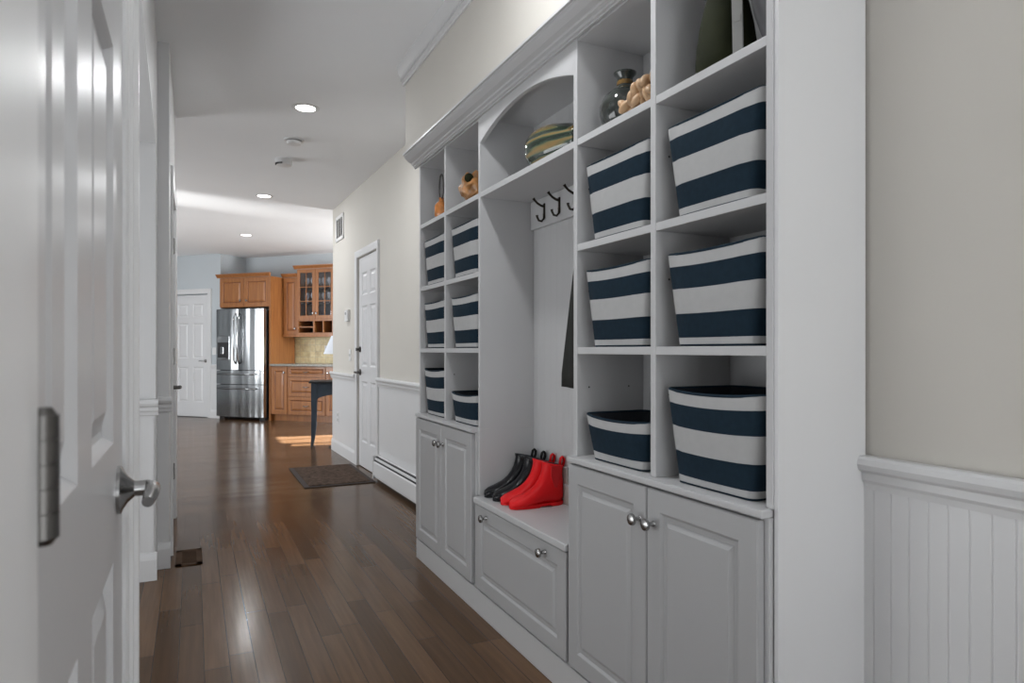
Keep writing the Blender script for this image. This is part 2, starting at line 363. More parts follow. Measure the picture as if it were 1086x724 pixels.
# hall door (right wall), a closed white six panel door
w = Lw(DY0)-Lw(DY1)
d1 = nb(); paneled(d1, w-.008, 2.0, .035, six_panel(w-.008, 2.0), DPROF)
o = obj('door_1', d1, 'door_white'); o['kind'] = 'structure'; o.rotation_euler = (0, 0, WA)
dd = Vector((cos(WA), sin(WA), 0)); nn = Vector((-sin(WA), cos(WA), 0))   # nn: local +y (into wall)
o.location = Vector(WE)+dd*(Lw(DY1)+.004)+nn*.012+Vector((0, 0, .006)); D1 = o
lever(D1, .055, .90, 0, 1, 'dark_metal')
bm = nb(); lathe(bm, [(.001, 0), (.028, 0), (.026, .012), (.012, .016), (.010, .03), (.001, .032)], 18, Matrix.Translation((.055, 0, 1.12)) @ Matrix.Rotation(pi/2, 4, 'X')); box(bm, .050, .060, -.045, -.028, 1.105, 1.135, .002)
obj('deadbolt', bm, 'dark_metal', D1, smooth=True)
for z in (.2, .98, 1.75): hinge(D1, w-.006, z, m='nickel')
bm = casing('c', w, 2.01); o = struct('trim_7', bm, 'trim_white', Vector(WE)+dd*Lw(DY1), WA, smooth=True)

# soffit above the built-in and mouldings
bm = nb(); box(bm, 1.07, 1.40, 1.04, 3.63, 2.19, ZC); struct('wall_soffit', bm, 'wall_beige')
# ceiling crown with dentils along soffit; local x towards the camera
bm = nb(); sweep(bm, [(0, 2.60), (-.008, 2.60), (-.008, 2.615), (-.016, 2.622), (-.016, 2.640), (-.026, 2.650), (-.034, 2.668), (-.040, 2.684), (-.044, 2.70), (0, 2.70)], -.03, 2.60)
x = -.03
while x < 2.58: box(bm, x, x+.009, -.022, -.015, 2.624, 2.638); x += .018
struct('trim_8', bm, 'trim_white', (1.07, 3.63, 0), FX)
# cabinet crown
bm = nb(); sweep(bm, [(0, 2.118), (-.010, 2.118), (-.010, 2.124), (-.017, 2.126), (-.018, 2.134), (-.028, 2.138), (-.030, 2.145), (-.046, 2.153), (-.062, 2.168), (-.068, 2.176), (-.068, 2.182), (-.076, 2.184), (-.076, 2.193), (0, 2.193)], -.06, 2.46)
struct('trim_9', bm, 'cab_white', (1.112, 3.51, 0), FX)

# left side near: wall pier with the closet door
XL = -.083
bm = nb(); box(bm, -.20, XL-.002, -2.2, .452, 0, ZC); box(bm, -.20, XL-.002, 1.004, 1.07, 0, ZC); box(bm, -.20, XL-.002, .452, 1.004, 2.04, ZC); box(bm, -.20, XL-.045, .452, 1.004, 0, 2.04)
struct('wall_left_near', bm, 'trim_white')
bm = nb(); box(bm, -.9, -.13, -2.2, -2.1, 0, ZC); box(bm, -2.2, -.2, .9, 1.07, 0, ZC); struct('wall_left_return', bm, 'trim_white')
# door_2: narrow closet door; local x = +Y from the hinge
P2 = [(.045, 1.005, .172, 1.46), (.255, 1.005, .435, 1.46), (.045, .20, .172, .868), (.255, .20, .435, .868), (.045, 1.60, .172, 1.90), (.255, 1.60, .435, 1.90)]
bm = nb(); paneled(bm, .545, 2.03, .035, P2, [(.003, .003), (.009, .010), (.016, .011), (.040, .003)])
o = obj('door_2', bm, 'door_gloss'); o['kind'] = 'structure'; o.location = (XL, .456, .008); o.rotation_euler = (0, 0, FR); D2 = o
for z in (.28, 1.000, 1.78): hinge(D2, -.009, z+.008, .068, .0086, -.007, 'dark_metal')
b = nb(); mt = Matrix.Translation((.485, 0, .942)) @ Matrix.Rotation(pi/2, 4, 'X')
lathe(b, [(.001, -.001), (.029, 0), (.029, .004), (.024, .006), (.016, .011), (.0095, .018), (.009, .030), (.010, .031)], 28, mt)
tube(b, [(.487, -.024, .942), (.487, -.032, .942), (.480, -.038, .942), (.462, -.038, .941), (.445, -.037, .939), (.430, -.035, .935)], [.009, .0095, .009, .0085, .008, .0065], 14)
obj('handle', b, 'nickel', D2, smooth=True)
# casings of door_2 (flat stepped boards)
bm = nb(); prismz(bm, [(-.30, 0), (-.30, -.013), (-.075, -.013), (-.070, -.009), (-.018, -.007), (-.012, 0)], 0, 2.2)
struct('trim_10', bm, 'trim_white', (XL, .456, 0), FR)
bm = nb(); prismz(bm, [(.549, .01), (.549, -.003), (.556, -.006), (.572, -.006), (.576, -.010), (.592, -.010), (.597, -.015), (.612, -.015), (.618, -.012), (.618, .01)], 0, 2.2)
struct('trim_11', bm, 'trim_white', (XL, .456, 0), FR)

# stepped left wall A, B and the long wall with door_3
bm = nb(); box(bm, -2.2, -.166, 3.70, 3.9, 0, ZC); box(bm, -.35, -.112, 3.875, 4.0, 0, ZC); box(bm, -.25, -.112, 4.0, 4.16, 0, ZC)
box(bm, -.25, -.112, 4.98, 5.10, 0, ZC); box(bm, -.25, -.112, 4.16, 4.98, 2.05, ZC); box(bm, -.25, -.16, 4.16, 4.98, 0, 2.05)
struct('wall_left', bm, 'trim_white')
bm = nb()   # header over the recess, its hall side drifts slightly
vs = [(-.166, 3.70), (-.135, 2.2), (-.110, 1.07), (-.60, 1.07), (-.60, 3.70)]
prismz(bm, vs, 2.13, ZC); struct('wall_left_header', bm, 'trim_white')
bm = nb(); box(bm, -2.3, -2.2, 1.0, 3.9, 0, ZC); struct('wall_left_recess', bm, 'trim_white')
def face_trims(xa, xb, Y, n, gr):
    b = nb(); sweep(b, [(a, c+.80) for a, c in RAILP], xa, xb+.012); struct('trim_%d' % n, b, 'trim_white', (0, Y, 0))
    b = nb(); sweep(b, BASEP, xa, xb+.006); struct('baseboard_left' + ('' if n == 12 else '_step'), b, 'trim_white', (0, Y, 0))
    b = nb()
    for g in gr: box(b, g, g+.012, -.005, 0, .14, .79); 
    struct('trim_%d' % (n+1), b, 'trim_white', (0, Y, 0))
face_trims(-1.5, -.166, 3.70, 12, (-.26, -.185)); face_trims(-.166, -.112, 3.875, 14, (-.128,))
bm = nb(); paneled(bm, .80, 2.03, .035, six_panel(.80, 2.03), DPROF)
o = obj('door_3', bm, 'door_white'); o['kind'] = 'structure'; o.location = (-.120, 4.17, .008); o.rotation_euler = (0, 0, FR); D3 = o
lever(D3, .07, .90, 0, 1, 'dark_metal', .9)
for z in (.26, 1.02, 1.75): hinge(D3, .80, z, .10, .006, -.004)
bm = casing('c', .82, 2.05, cw=.07, cd=.014); struct('trim_16', bm, 'trim_white', (-.112, 4.16, 0), FR)

# kitchen walls; K(s,t): along the fronts, into the wall
P1 = Vector((1.1056, 11.2165, 0)); kd = Vector((cos(FK), sin(FK), 0)); kn = Vector((-sin(FK), cos(FK), 0))
def K(s, t, z=0): return P1+kd*s+kn*t+Vector((0, 0, z))
# wall with door_4, local x along kd. door opening px186..220
LD0, LD1 = -2.08, -1.30
bm = nb()
box(bm, -6.5, LD0, .04, .16, 0, ZC); box(bm, LD1, -1.03, .04, .70, 0, ZC); box(bm, LD0, LD1, .04, .16, 2.05, ZC)
box(bm, LD0, LD1, .12, .2, 0, 2.05)
struct('wall_kitchen_left', bm, 'wall_blue', K(0, 0), FK)
bm = nb(); box(bm, -1.03, 3.6, .62, .75, 0, ZC); struct('wall_kitchen_back', bm, 'wall_blue', K(0, 0), FK)
bm = nb(); paneled(bm, LD1-LD0-.01, 2.03, .035, six_panel(.77, 2.03), DPROF)
o = obj('door_4', bm, 'door_white'); o['kind'] = 'structure'; o.location = K(LD0+.005, .07, .008); o.rotation_euler = (0, 0, FK); D4 = o
lever(D4, .70, .93, 0, -1, 'nickel', .9)
bm = casing('c', LD1-LD0, 2.05, cw=.08); struct('trim_17', bm, 'trim_white', K(LD0, .04), FK)
bm = nb(); box(bm, LD1+.085, -1.03, .028, .04, 0, .82); struct('trim_18', bm, 'trim_white', K(0, 0), FK)
bm = nb(); sweep(bm, [(a, c+.80) for a, c in RAILP], LD1+.085, -1.02); struct('trim_19', bm, 'trim_white', K(0, .04), FK)
bm = nb(); sweep(bm, BASEP, LD1+.085, -1.03); struct('baseboard_kitchen', bm, 'trim_white', K(0, .028), FK)
# outer walls with assumed window holes, out of view
bm = nb(); box(bm, 4.0, 4.2, 5.12, 7.1, 0, .6); box(bm, 4.0, 4.2, 7.69, 7.75, 0, ZC)
box(bm, 4.0, 4.2, 8.75, 12, 0, ZC); box(bm, 4.0, 4.2, 7.75, 8.75, 0, .95); box(bm, 4.0, 4.2, 7.75, 8.75, 2.36, ZC)
struct('wall_kitchen_right', bm, 'wall_blue')
bm = nb()
for a, b_, c, d in ((7.72, 7.76, .95, 2.36), (8.73, 8.77, .95, 2.36), (7.72, 8.77, .93, .97), (7.72, 8.77, 2.34, 2.38)): box(bm, 3.98, 4.06, a, b_, c, d)
struct('window_1', bm, 'trim_white')  # assumed right window, unseen, lets the sun onto the kitchen floor
bm = nb(); box(bm, -4.2, -4.0, -2.2, 6.5, 0, ZC); box(bm, -4.2, -4.0, 9.9, 17, 0, ZC); box(bm, -4.2, -4.0, 6.5, 9.9, 0, .5); box(bm, -4.2, -4.0, 6.5, 9.9, 2.45, ZC)
struct('wall_kitchen_far_left', bm, 'wall_blue')
bm = nb()
for a, b_, c, d in ((6.47, 6.55, .5, 2.45), (9.85, 9.93, .5, 2.45), (8.15, 8.21, .5, 2.45), (6.5, 9.9, .48, .56), (6.5, 9.9, 2.4, 2.47)): box(bm, -4.06, -3.96, a, b_, c, d)
struct('window_2', bm, 'trim_white')  # assumed left window, unseen, frames the left daylight lamp

# ------------------------------------------------------------------ built-in: base units (face -X)
XU, XB, XK = 1.112, 1.105, 1.108      # uprights front, carcass front, plinth front
XBK = 1.372                           # back panel front
ZB = .780; ZK = .105
CPROF = [(.003, .002), (.008, .0065), (.020, .007), (.033, .0005)]
def knob(parent, x, z, y):
    b = nb(); lathe(b, [(.001, -.001), (.008, 0), (.0065, .004), (.0055, .014), (.009, .018), (.0155, .022), (.0165, .026), (.0145, .031), (.008, .0335), (.001, .034)], 20, Matrix.Translation((x, y, z)) @ Matrix.Rotation(pi/2, 4, 'X'))
    return obj('knob', b, 'nickel', parent, smooth=True)
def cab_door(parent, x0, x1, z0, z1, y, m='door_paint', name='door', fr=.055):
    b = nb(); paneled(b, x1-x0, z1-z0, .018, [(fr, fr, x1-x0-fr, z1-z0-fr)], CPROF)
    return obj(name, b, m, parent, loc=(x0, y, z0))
def base_unit(Y0, Y1, label, mid):
    """Y0 far, Y1 near"""
    t = thing('storage_cabinet', label, 'cabinet', (XB, Y0, ZK), FX)
    w = Y0-Y1; h = ZB-ZK; dp = XBK+.015-XB
    b = nb(); box(b, 0, w, 0, dp, 0, h-.0185); obj('body', b, 'cab_white', t)
    b = nb(); box(b, 0, w, -.022, dp, h-.018, h, .004); obj('countertop', b, 'cab_white', t)
    m_ = Y0-mid
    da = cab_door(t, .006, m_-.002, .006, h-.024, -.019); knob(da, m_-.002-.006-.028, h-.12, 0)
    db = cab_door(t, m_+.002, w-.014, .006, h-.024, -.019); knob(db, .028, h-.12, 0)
    return t
YL, Y2a, Y2b, Y3a, Y3b, YR = 3.495, 2.678, 2.655, 1.872, 1.846, 1.046
base_unit(YL, 2.679, 'white two-door base cabinet at the far end of the built-in, left of the boot bench', 3.083)
base_unit(1.868, 1.050, 'white two-door base cabinet right of the bench, nearest to the beadboard wall', 1.452)
ZS = .495
t = thing('bench', 'low white bench with a flip-down front and two knobs, carrying the boots', 'bench', (XB, 2.655, ZK), FX)
w = 2.655-1.872; h = ZS-ZK
b = nb(); box(b, 0, w, 0, XBK-XB, 0, h-.026); obj('body', b, 'cab_white', t)
b = nb(); box(b, 0, w, -.026, XBK-XB, h-.025, h, .004); obj('seat_top', b, 'cab_white', t)
da = cab_door(t, .010, w-.008, .006, h-.030, -.019, name='flip_door'); knob(da, .118, h-.072, 0); knob(da, w-.018-.140, h-.072, 0)
t = tag(None or obj('plinth', (lambda b: (box(b, 0, YL-1.046, 0, .05, 0, ZK-.002, .004), b)[1])(nb()), 'cab_white'), 'long white toe-kick board running under the whole built-in', 'plinth')
t.location = (1.090, YL+.002, 0); t.rotation_euler = (0, 0, FX)

# open shelving units above
TZ = 2.20; SH = [1.117, 1.447, 1.785]; ST = .022
def shelf_holes(b, x, s, ys=(.045, .20), zs=None):
    for yy in ys:
        for z in zs or (.93, 1.0, 1.24, 1.31, 1.58, 1.64):
            lathe(b, [(.003, -.0006), (.003, .0006)], 8, Matrix.Translation((x, yy, z)) @ Matrix.Rotation(pi/2, 4, 'Y'))
def shelving(Ya, Yb, mid, label, rend=.02):
    t = thing('shelving_unit', label, 'shelves', (XU, Ya, ZB), FX)
    w = Ya-Yb; dp = XBK-XU; z0 = -ZB
    b = nb(); box(b, 0, w, dp, dp+.012, 0, TZ+z0); obj('back_panel', b, 'cab_white', t)
    m_ = Ya-mid
    for nm, x0, x1 in (('side_panel', 0, .022), ('divider', m_-.011, m_+.011), ('side_panel', w-rend, w)):
        b = nb(); box(b, x0, x1, 0, dp, 0, TZ+z0, .0015)
        obj(nm, b, 'cab_white', t)
        if x1 > w-.001: continue
        for z in (1.0, 1.31, 1.64):
            for yy in (.045, .20): b = nb(); shelf_holes(b, x1, 1, ys=(yy,), zs=[z+z0]); obj('peg_hole', b, 'dark_slot', t)
    for x0, x1 in ((.022, m_-.011), (m_+.011, w-rend)):
        for z in SH:
            b = nb(); box(b, x0+.0005, x1-.0005, .001, dp, z+z0-.010, z+z0+.012, .0015); obj('shelf', b, 'cab_white', t)
        b = nb(); box(b, x0, x1, .003, dp, 2.112+z0, TZ+z0); obj('top_panel', b, 'cab_white', t)
    return t
SU = shelving(3.512, 2.655, 3.10, 'far white open shelving unit of the built-in, left of the bench, holding six striped bins')
SV = shelving(1.872, 1.046, 1.457, 'near white open shelving unit of the built-in, beside the beige wall, holding six striped bins', .019)
# full height end panel
t = tag(obj('end_panel', (lambda b: (box(b, 0, .272, 0, .0115, 0, 2.69, .001), b)[1])(nb()), 'trim_white'), 'tall plain white panel closing the near end of the built-in beside the beige wall', 'panel')
t.location = (XU+.003, 1.034, 0)
# bench hutch
t = thing('bench_hutch', 'white bench surround with arched top and a long high shelf carrying the glass vase', 'shelves', (XU, 2.655, ZS), FX)
w = 2.655-1.872; dp = XBK-XU
b = nb()
x = 0; prof = []
while x < w-.05: prof += [(x, 0), (x+.048, 0), (x+.049, .0007), (x+.051, .0007), (x+.052, 0)]; x += .0525
prof += [(w, 0)]
prismz(b, [(0, .02), *prof, (w, .02)], 0, TZ-ZS); obj('back_panel', b, 'cab_white', t, loc=(0, dp, 0))
b = nb(); box(b, .0005, w-.0005, .001, dp, 1.774-ZS, 1.797-ZS, .0015); obj('shelf', b, 'cab_white', t)
b = nb(); box(b, 0, w, .02, dp, 2.112-ZS, TZ-ZS); obj('top_panel', b, 'cab_white', t)
b = nb(); box(b, -.0215, -.0002, .0, dp, .001, ZB-ZS-.0002); obj('side_panel', b, 'cab_white', t)
b = nb(); n = 24; arch = []
for k in range(n+1):
    u = k/n; a = (u-.5)*2; arch.append((u*w, 2.083-ZS-.073*a*a))
pts = [(0, TZ-ZS)]+arch+[(w, TZ-ZS)]
for k in range(n):
    (xa, za), (xb, zb) = arch[k], arch[k+1]; zt = TZ-ZS
    v = [b.verts.new(p) for p in ((xa, 0, za), (xb, 0, zb), (xb, 0, zt), (xa, 0, zt), (xa, .018, za), (xb, .018, zb), (xb, .018, zt), (xa, .018, zt))]
    b.faces.new((v[0], v[1], v[2], v[3])); b.faces.new((v[5], v[4], v[7], v[6])); b.faces.new((v[1], v[0], v[4], v[5])); b.faces.new((v[3], v[2], v[6], v[7]))
bmesh.ops.remove_doubles(b, verts=b.verts, dist=.0001)
obj('arched_valance', b, 'cab_white', t)
# coat rack
t = thing('coat_rack', 'white board with dark hooks fixed under the high shelf of the bench bay', 'coat rack', (XBK, 2.654, 1.65), FX)
b = nb(); box(b, .001, w-.001, -.018, 0, 0, .123, .002); obj('board', b, 'cab_white', t)
for hy in (2.520, 2.390, 2.260, 2.130, 2.0):
    x = 2.654-hy; b = nb()
    box(b, x-.007, x+.007, -.023, -.018, .03, .095, .002)
    tube(b, [(x, -.021, .082), (x, -.035, .084), (x, -.052, .092), (x, -.066, .104), (x, -.072, .112)], [.006, .0052, .005, .005, .0068], 8)
    tube(b, [(x, -.021, .05), (x, -.022, .030), (x, -.032, .018), (x, -.046, .020), (x, -.054, .034), (x, -.055, .042)], [.006, .005, .005, .005, .005, .0062], 8)
    obj('hook', b, 'bronze', t, smooth=True)

# ------------------------------------------------------------------ baskets
def basket(levels, height, label):
    t = thing('storage_bin', label, 'storage bin', (0, 0, 0), FX, 'navy and white striped fabric bins')
    wb, wt, db, dt = .262, .338, .205, .235
    def loop(b, f, off=0, mi=0):
        hw = (wb+(wt-wb)*f)/2-off; d = db+(dt-db)*f-off; r = .022; pts = []
        z = height*f
        yf = off + (1-f)*.008
        segs = 10
        def corner(cx, cy, a0):
            for k in range(5): a = a0+k*pi/8; pts.append((cx+r*cos(a), cy+r*sin(a)))
        corner(-hw+r, yf+r, pi)
        for k in range(1, segs): u = -hw+r+(2*hw-2*r)*k/segs; pts.append((u, yf-.012*(1-(u/hw)**2)*f**.5-.004*sin(f*pi)))
        corner(hw-r, yf+r, 1.5*pi); corner(hw-r, d-r, 0); corner(-hw+r, d-r, .5*pi)
        return [b.verts.new((x, y, z-.008*f*(1-(x/hw)**2)*(1 if y < .02 else 0))) for x, y in pts]
    def band(b, f0, f1, off=0):
        n = 3; L_ = [loop(b, f0+(f1-f0)*k/n, off) for k in range(n+1)]
        for a, c in zip(L_, L_[1:]):
            for k in range(len(a)): b.faces.new((a[k], a[(k+1) % len(a)], c[(k+1) % len(a)], c[k]))
        return L_
    b = nb()
    for f0, f1, m in levels:
        nf = len(b.faces); L_ = band(b, f0, f1)
        b.faces.ensure_lookup_table()
        for f in b.faces[nf:]: f.material_index = m
        if f0 == 0: b.faces.new(list(reversed(L_[0]))).material_index = m
    nf = len(b.faces)
    top = loop(b, 1); inn = loop(b, 1, .006); low = loop(b, .04, .008); n = len(top)
    for p, q in ((top, inn), (inn, low)):
        for k in range(n): b.faces.new((p[k], p[(k+1) % n], q[(k+1) % n], q[k])).material_index = 2
    b.faces.new(low).material_index = 2
    bmesh.ops.remove_doubles(b, verts=b.verts, dist=.0002)
    obj('fabric_body', b, ['cream', 'navy', 'lining'], t, smooth=True)
    b = nb(); L_ = loop(b, 1, .003); pts = [v.co.copy() for v in L_]; [b.verts.remove(v) for v in L_]
    tube(b, pts+[pts[0]], .0042, 6); obj('rim', b, 'navy', t, smooth=True, label='navy piped rim')
    return t
tall_levels = [(0, .02, 1), (.02, .09, 0), (.09, .35, 1), (.35, .62, 0), (.62, .865, 1), (.865, 1, 0)]
short_levels = [(0, .035, 1), (.035, .20, 0), (.20, .78, 1), (.78, 1, 0)]
c1, c2, c3, c4 = (3.49+3.111)/2, (3.089+2.677)/2, (1.85+1.468)/2, (1.446+1.065)/2
XF = 1.120
TB = basket(tall_levels, .238, 'x'); SB = basket(short_levels, .138, 'x')
z1, z2, z3 = ZB+.001, SH[0]+.013, SH[1]+.013
spots = [
 (TB, c4, z3, 'nearest striped bin, highest one beside the beige wall, under the olive vase shelf'),
 (TB, c4, z2, 'striped bin in the middle shelf of the column beside the beige wall'),
 (TB, c4, z1, 'large open striped bin at the bottom of the column beside the beige wall'),
 (TB, c3, z3, 'striped bin under the shelf with the dark glass jug, top of its column'),
 (TB, c3, z2, 'striped bin in the middle of the column just right of the bench bay'),
 (SB, c3, z1, 'short striped bin on the cabinet just right of the bench bay, above the paired knobs'),
 (TB, c2, z3, 'striped bin under the carved orange ornament, just left of the bench bay'),
 (TB, c2, z2, 'middle striped bin of the column just left of the bench bay'),
 (SB, c2, z1, 'short striped bin at the bottom of the column just left of the bench bay'),
 (TB, c1, z3, 'highest striped bin of the farthest column, under the amber bottle'),
 (TB, c1, z2, 'middle striped bin of the farthest shelf column'),
 (TB, c1, z1, 'bottom striped bin of the farthest shelf column, beside the short bin'),
]
used = set()
for src, yy, zz, lab in spots:
    if src.name in used: o = dup(src, lab)
    else: used.add(src.name); o = src; o['label'] = lab
    o.location = (XF, yy-.006, zz)

# ------------------------------------------------------------------ decor on the top shelf
ZT = 1.797+.001
# amber bottle with loop handle
t = thing('bottle', 'small orange glass bottle with a thin dark loop handle in the farthest top compartment', 'bottle', (1.145, 3.245, ZT))
b = nb(); lathe(b, [(.001, 0), (.030, 0), (.036, .010), (.036, .055), (.028, .070), (.013, .082), (.012, .095), (.015, .098), (.001, .098)], 20); obj('glass_body', b, 'amber_glass', t, smooth=True)
b = nb(); tube(b, [(0, .028*sin(a)*1.1, .155-.065*cos(a)) for a in [k*pi*2/20 for k in range(21)]], .004, 8); obj('loop_handle', b, 'dark_metal', t, smooth=True)
# carved ornament
t = thing('carved_ornament', 'knobbly orange and brown carved ornament with dark holes on the second top shelf', 'ornament', (1.165, 2.865, ZT))
b = nb(); bmesh.ops.create_icosphere(b, subdivisions=4, radius=1)
import mathutils
for v in b.verts:
    n = mathutils.noise.noise(v.co*2.1+Vector((3, 1, 7))); m_ = mathutils.noise.noise(v.co*4.5)
    r = 1+.30*n+.14*m_
    for hc in (Vector((-.75, -.5, .45)), Vector((-.5, -.85, -.35)), Vector((-.3, -.6, .85))):
        dd_ = (v.co-hc.normalized()).length
        if dd_ < .42: r -= .45*(1-dd_/.42)**.6
    v.co = Vector((v.co.x*.055, v.co.y*.055, v.co.z*.066))*r
mz = min(v.co.z for v in b.verts)
for v in b.verts: v.co.z -= mz
obj('carving', b, 'carved', t, smooth='all')
b = nb(); bmesh.ops.create_icosphere(b, subdivisions=3, radius=.021, matrix=Matrix.Translation((-.030, -.024, -mz+.032)))
obj('hole_fill', b, 'olive', t, smooth='all', label='dark ball filling a carved hole')  # dark ball set into the carved hole to darken it
# swirl vase lying in the arch
t = thing('glass_vase', 'large pear-shaped glass vase with green and amber swirls under the arch', 'vase', (1.214, 2.345, ZT+.0895))
b = nb(); pr = [(.001, 0), (.03, .003), (.060, .016), (.080, .042), (.087, .075), (.088, .11), (.085, .15), (.076, .19), (.066, .235), (.056, .275), (.057, .292), (.050, .293), (.048, .275), (.052, .24)]
lathe(b, pr, 40, Matrix.Rotation(R(91), 4, 'X'), cap=True)
obj('glass_body', b, 'swirl_glass', t, smooth='all')
# shift: pivot resting
t.rotation_euler = (0, 0, R(10))
# dark jug
t = thing('jug', 'round dark green glass jug with a short wide neck beside the shell cluster', 'jug', (1.212, 1.728, ZT))
b = nb(); lathe(b, [(.001, 0), (.045, 0), (.068, .018), (.080, .05), (.080, .075), (.068, .105), (.045, .125), (.027, .135), (.022, .15), (.024, .165), (.034, .176), (.036, .181), (.030, .182), (.020, .17), (.018, .15)], 32)
obj('glass_body', b, 'jug_glass', t, smooth='all')
b = nb(); lathe(b, [(.0225, .140), (.0255, .143), (.026, .150), (.0245, .156)], 24, cap=False); obj('neck_band', b, 'neck_amber', t, smooth=True, label='thin amber neck band')
# shell cluster
b = nb(); rnd = random.Random(4)
for i in range(26):
    u = i/25; px = rnd.uniform(-.018, .018); py = .066-.14*u; pz = .016+.012*rnd.random()+(.030+.030*u)*rnd.random()
    mt = Matrix.Translation((px, py, pz)) @ Matrix.Rotation(rnd.uniform(-.9, .9), 4, 'X') @ Matrix.Rotation(rnd.uniform(-.8, .8), 4, 'Y') @ Matrix.Diagonal((.016, .012, .020+.009*rnd.random(), 1))
    bmesh.ops.create_uvsphere(b, u_segments=14, v_segments=10, radius=1, matrix=mt)
mz = min(v.co.z for v in b.verts)
for v in b.verts: v.co.z -= mz
o = tag(obj('shell_cluster', b, 'shell', smooth='all'), 'tan cluster of rounded shell shapes leaning beside the dark jug', 'ornament'); o.location = (1.150, 1.562, ZT)
# olive vase, pale board, grey vase in the nearest top compartment
t = thing('tall_vase', 'dark olive vase with a swelling body in the nearest top compartment', 'vase', (1.205, 1.282, ZT))
b = nb(); lathe(b, [(.001, 0), (.066, 0), (.074, .012), (.075, .04), (.072, .08), (.065, .13), (.054, .18), (.040, .225), (.028, .25), (.024, .265), (.028, .28), (.020, .281), (.016, .26)], 36)
obj('ceramic_body', b, 'olive', t, smooth='all')
b = nb(); box(b, -.012, .012, -.004, .004, 0, .27, .001); box(b, -.009, .009, -.007, -.004, .085, .10, .001)
o = tag(obj('easel_slat', b, 'pale_board'), 'narrow pale grey slat standing between the olive vase and the grey vase', 'easel'); o.location = (1.150, 1.185, ZT); o.rotation_euler = (R(4), 0, FX+.5)
t = thing('grey_vase', 'dark grey vase narrowing to a small foot, half hidden by the end panel', 'vase', (1.225, 1.135, ZT))
b = nb(); lathe(b, [(.001, 0), (.026, 0), (.022, .012), (.035, .05), (.055, .11), (.066, .17), (.066, .21), (.052, .25), (.035, .27), (.036, .285), (.030, .285), (.028, .27)], 32)
obj('ceramic_body', b, 'grey_ceramic', t, smooth='all')

# ------------------------------------------------------------------ boots
def boot(m, me, label, loc, group, tabm):
    t = thing('ankle_boot', label, 'boot', loc, 0, group)
    secs = [((.003, .018), (.003, .009), .011), ((.009, .030), (.009, .005), .025), ((.026, .040), (.026, .002), .036), ((.055, .050), (.055, .001), .0395), ((.088, .064), (.094, .004), .038),
            ((.112, .083), (.138, .010), .033), ((.130, .106), (.180, .010), .031), ((.139, .124), (.222, .005), .031), ((.144, .138), (.236, .026), .032), ((.148, .150), (.237, .075), .032), ((.150, .162), (.232, .120), .033), ((.147, .176), (.234, .158), .035)]
    n = 20; b = nb(); rings = []
    def ring(T, B, w, sc=1.0):
        T = Vector((T[0], 0, T[1])); B = Vector((B[0], 0, B[1])); c = (T+B)/2; u = (T-B)/2*sc; out = []
        for k in range(n):
            a = 2*pi*k/n; ca, sa = cos(a), sin(a); e = .85
            out.append(b.verts.new(c+u*(abs(ca)**e*(1 if ca > 0 else -1))+Vector((0, w*sc*abs(sa)**e*(1 if sa > 0 else -1), 0))))
        return out
    for T, B, w in secs: rings.append(ring(T, B, w))
    T, B, w = secs[-1]; rings.append(ring(T, B, w, .9)); rings.append(ring((T[0]+.004, T[1]-.03), (B[0]-.004, B[1]-.03), w*.85))
    for a, c in zip(rings, rings[1:]):
        for k in range(n): b.faces.new((a[k], a[(k+1) % n], c[(k+1) % n], c[k]))
    b.faces.new(list(reversed(rings[0]))); b.faces.new(rings[-1]).material_index = 1
    for f in b.faces:
        if any(v in rings[-1] for v in f.verts): f.material_index = 1
    obj('upper', b, [m, 'lining'], t, smooth='all')
    # sole with heel
    b = nb(); outl = []
    for k in range(28):
        a = 2*pi*k/28; x = .119-.118*cos(a); wv = .037*(1-.24*math.exp(-((x-.15)/.04)**2)); outl.append((x, wv*sin(a)*(abs(sin(a))**-.25 if abs(sin(a)) > .05 else 1)))
    prismz(b, outl, .004, .014)
    hl = [(x, y) for x, y in outl if x > .175]; hl = [(.175, max(y for x, y in hl))]+sorted([p for p in hl if p[1] >= 0], key=lambda p: p[0])+sorted([p for p in hl if p[1] < 0], key=lambda p: -p[0])+[(.175, min(y for x, y in hl))]
    prismz(b, [(x, y) for x, y in hl], 0, .005)
    fl = [(x, y) for x, y in outl if x < .12]; prismz(b, fl, 0, .005)
    obj('sole', b, m, t)
    for s in (-1, 1):
        b = nb()
        zz_ = [.075+.0078*k for k in range(12)]
        prev = None
        for k, z in enumerate(zz_):
            f = min(1, (z-.06)/.06); xa, xb = .190-.022*f, .190+.020*f
            y = s*(.0335+.0022+.002*min(1, (z-.08)/.09)); r_ = [b.verts.new((xa, y*.985, z)), b.verts.new(((xa+xb)/2, y, z)), b.verts.new((xb, y*.975, z)), b.verts.new((xb, y*.8, z)), b.verts.new((xa, y*.8, z))]
            if prev:
                for q in range(5): b.faces.new((prev[q], prev[(q+1) % 5], r_[(q+1) % 5], r_[q]))
            else: b.faces.new(r_)
            prev = r_
        b.faces.new(prev); obj('elastic_panel', b, me, t)
    b = nb(); pts = [(.226+.010*k_, 0, z) for k_, z in ((0, .145), (.1, .168), (.5, .184), (1.3, .190), (1.9, .182), (1.8, .168), (1.2, .150))]
    for off in (-.006, -.002, .002, .006): tube(b, [(x, off, z) for x, y, z in pts], .003, 6)
    obj('pull_tab', b, tabm, t, smooth='all')
    return t
rb = boot('red_rubber', 'red_elastic', 'front red rubber ankle boot, nearest the camera on the bench', (1.120, 2.375, ZS+.001), 'red boots', 'red_rubber')
r2 = dup(rb, 'rear red rubber ankle boot, directly beside the black pair', (1.120, 2.456, ZS+.001))
kb = boot('black_rubber', 'black_elastic', 'black rubber ankle boot standing next to the red pair', (1.118, 2.533, ZS+.001), 'black boots', 'black_elastic')
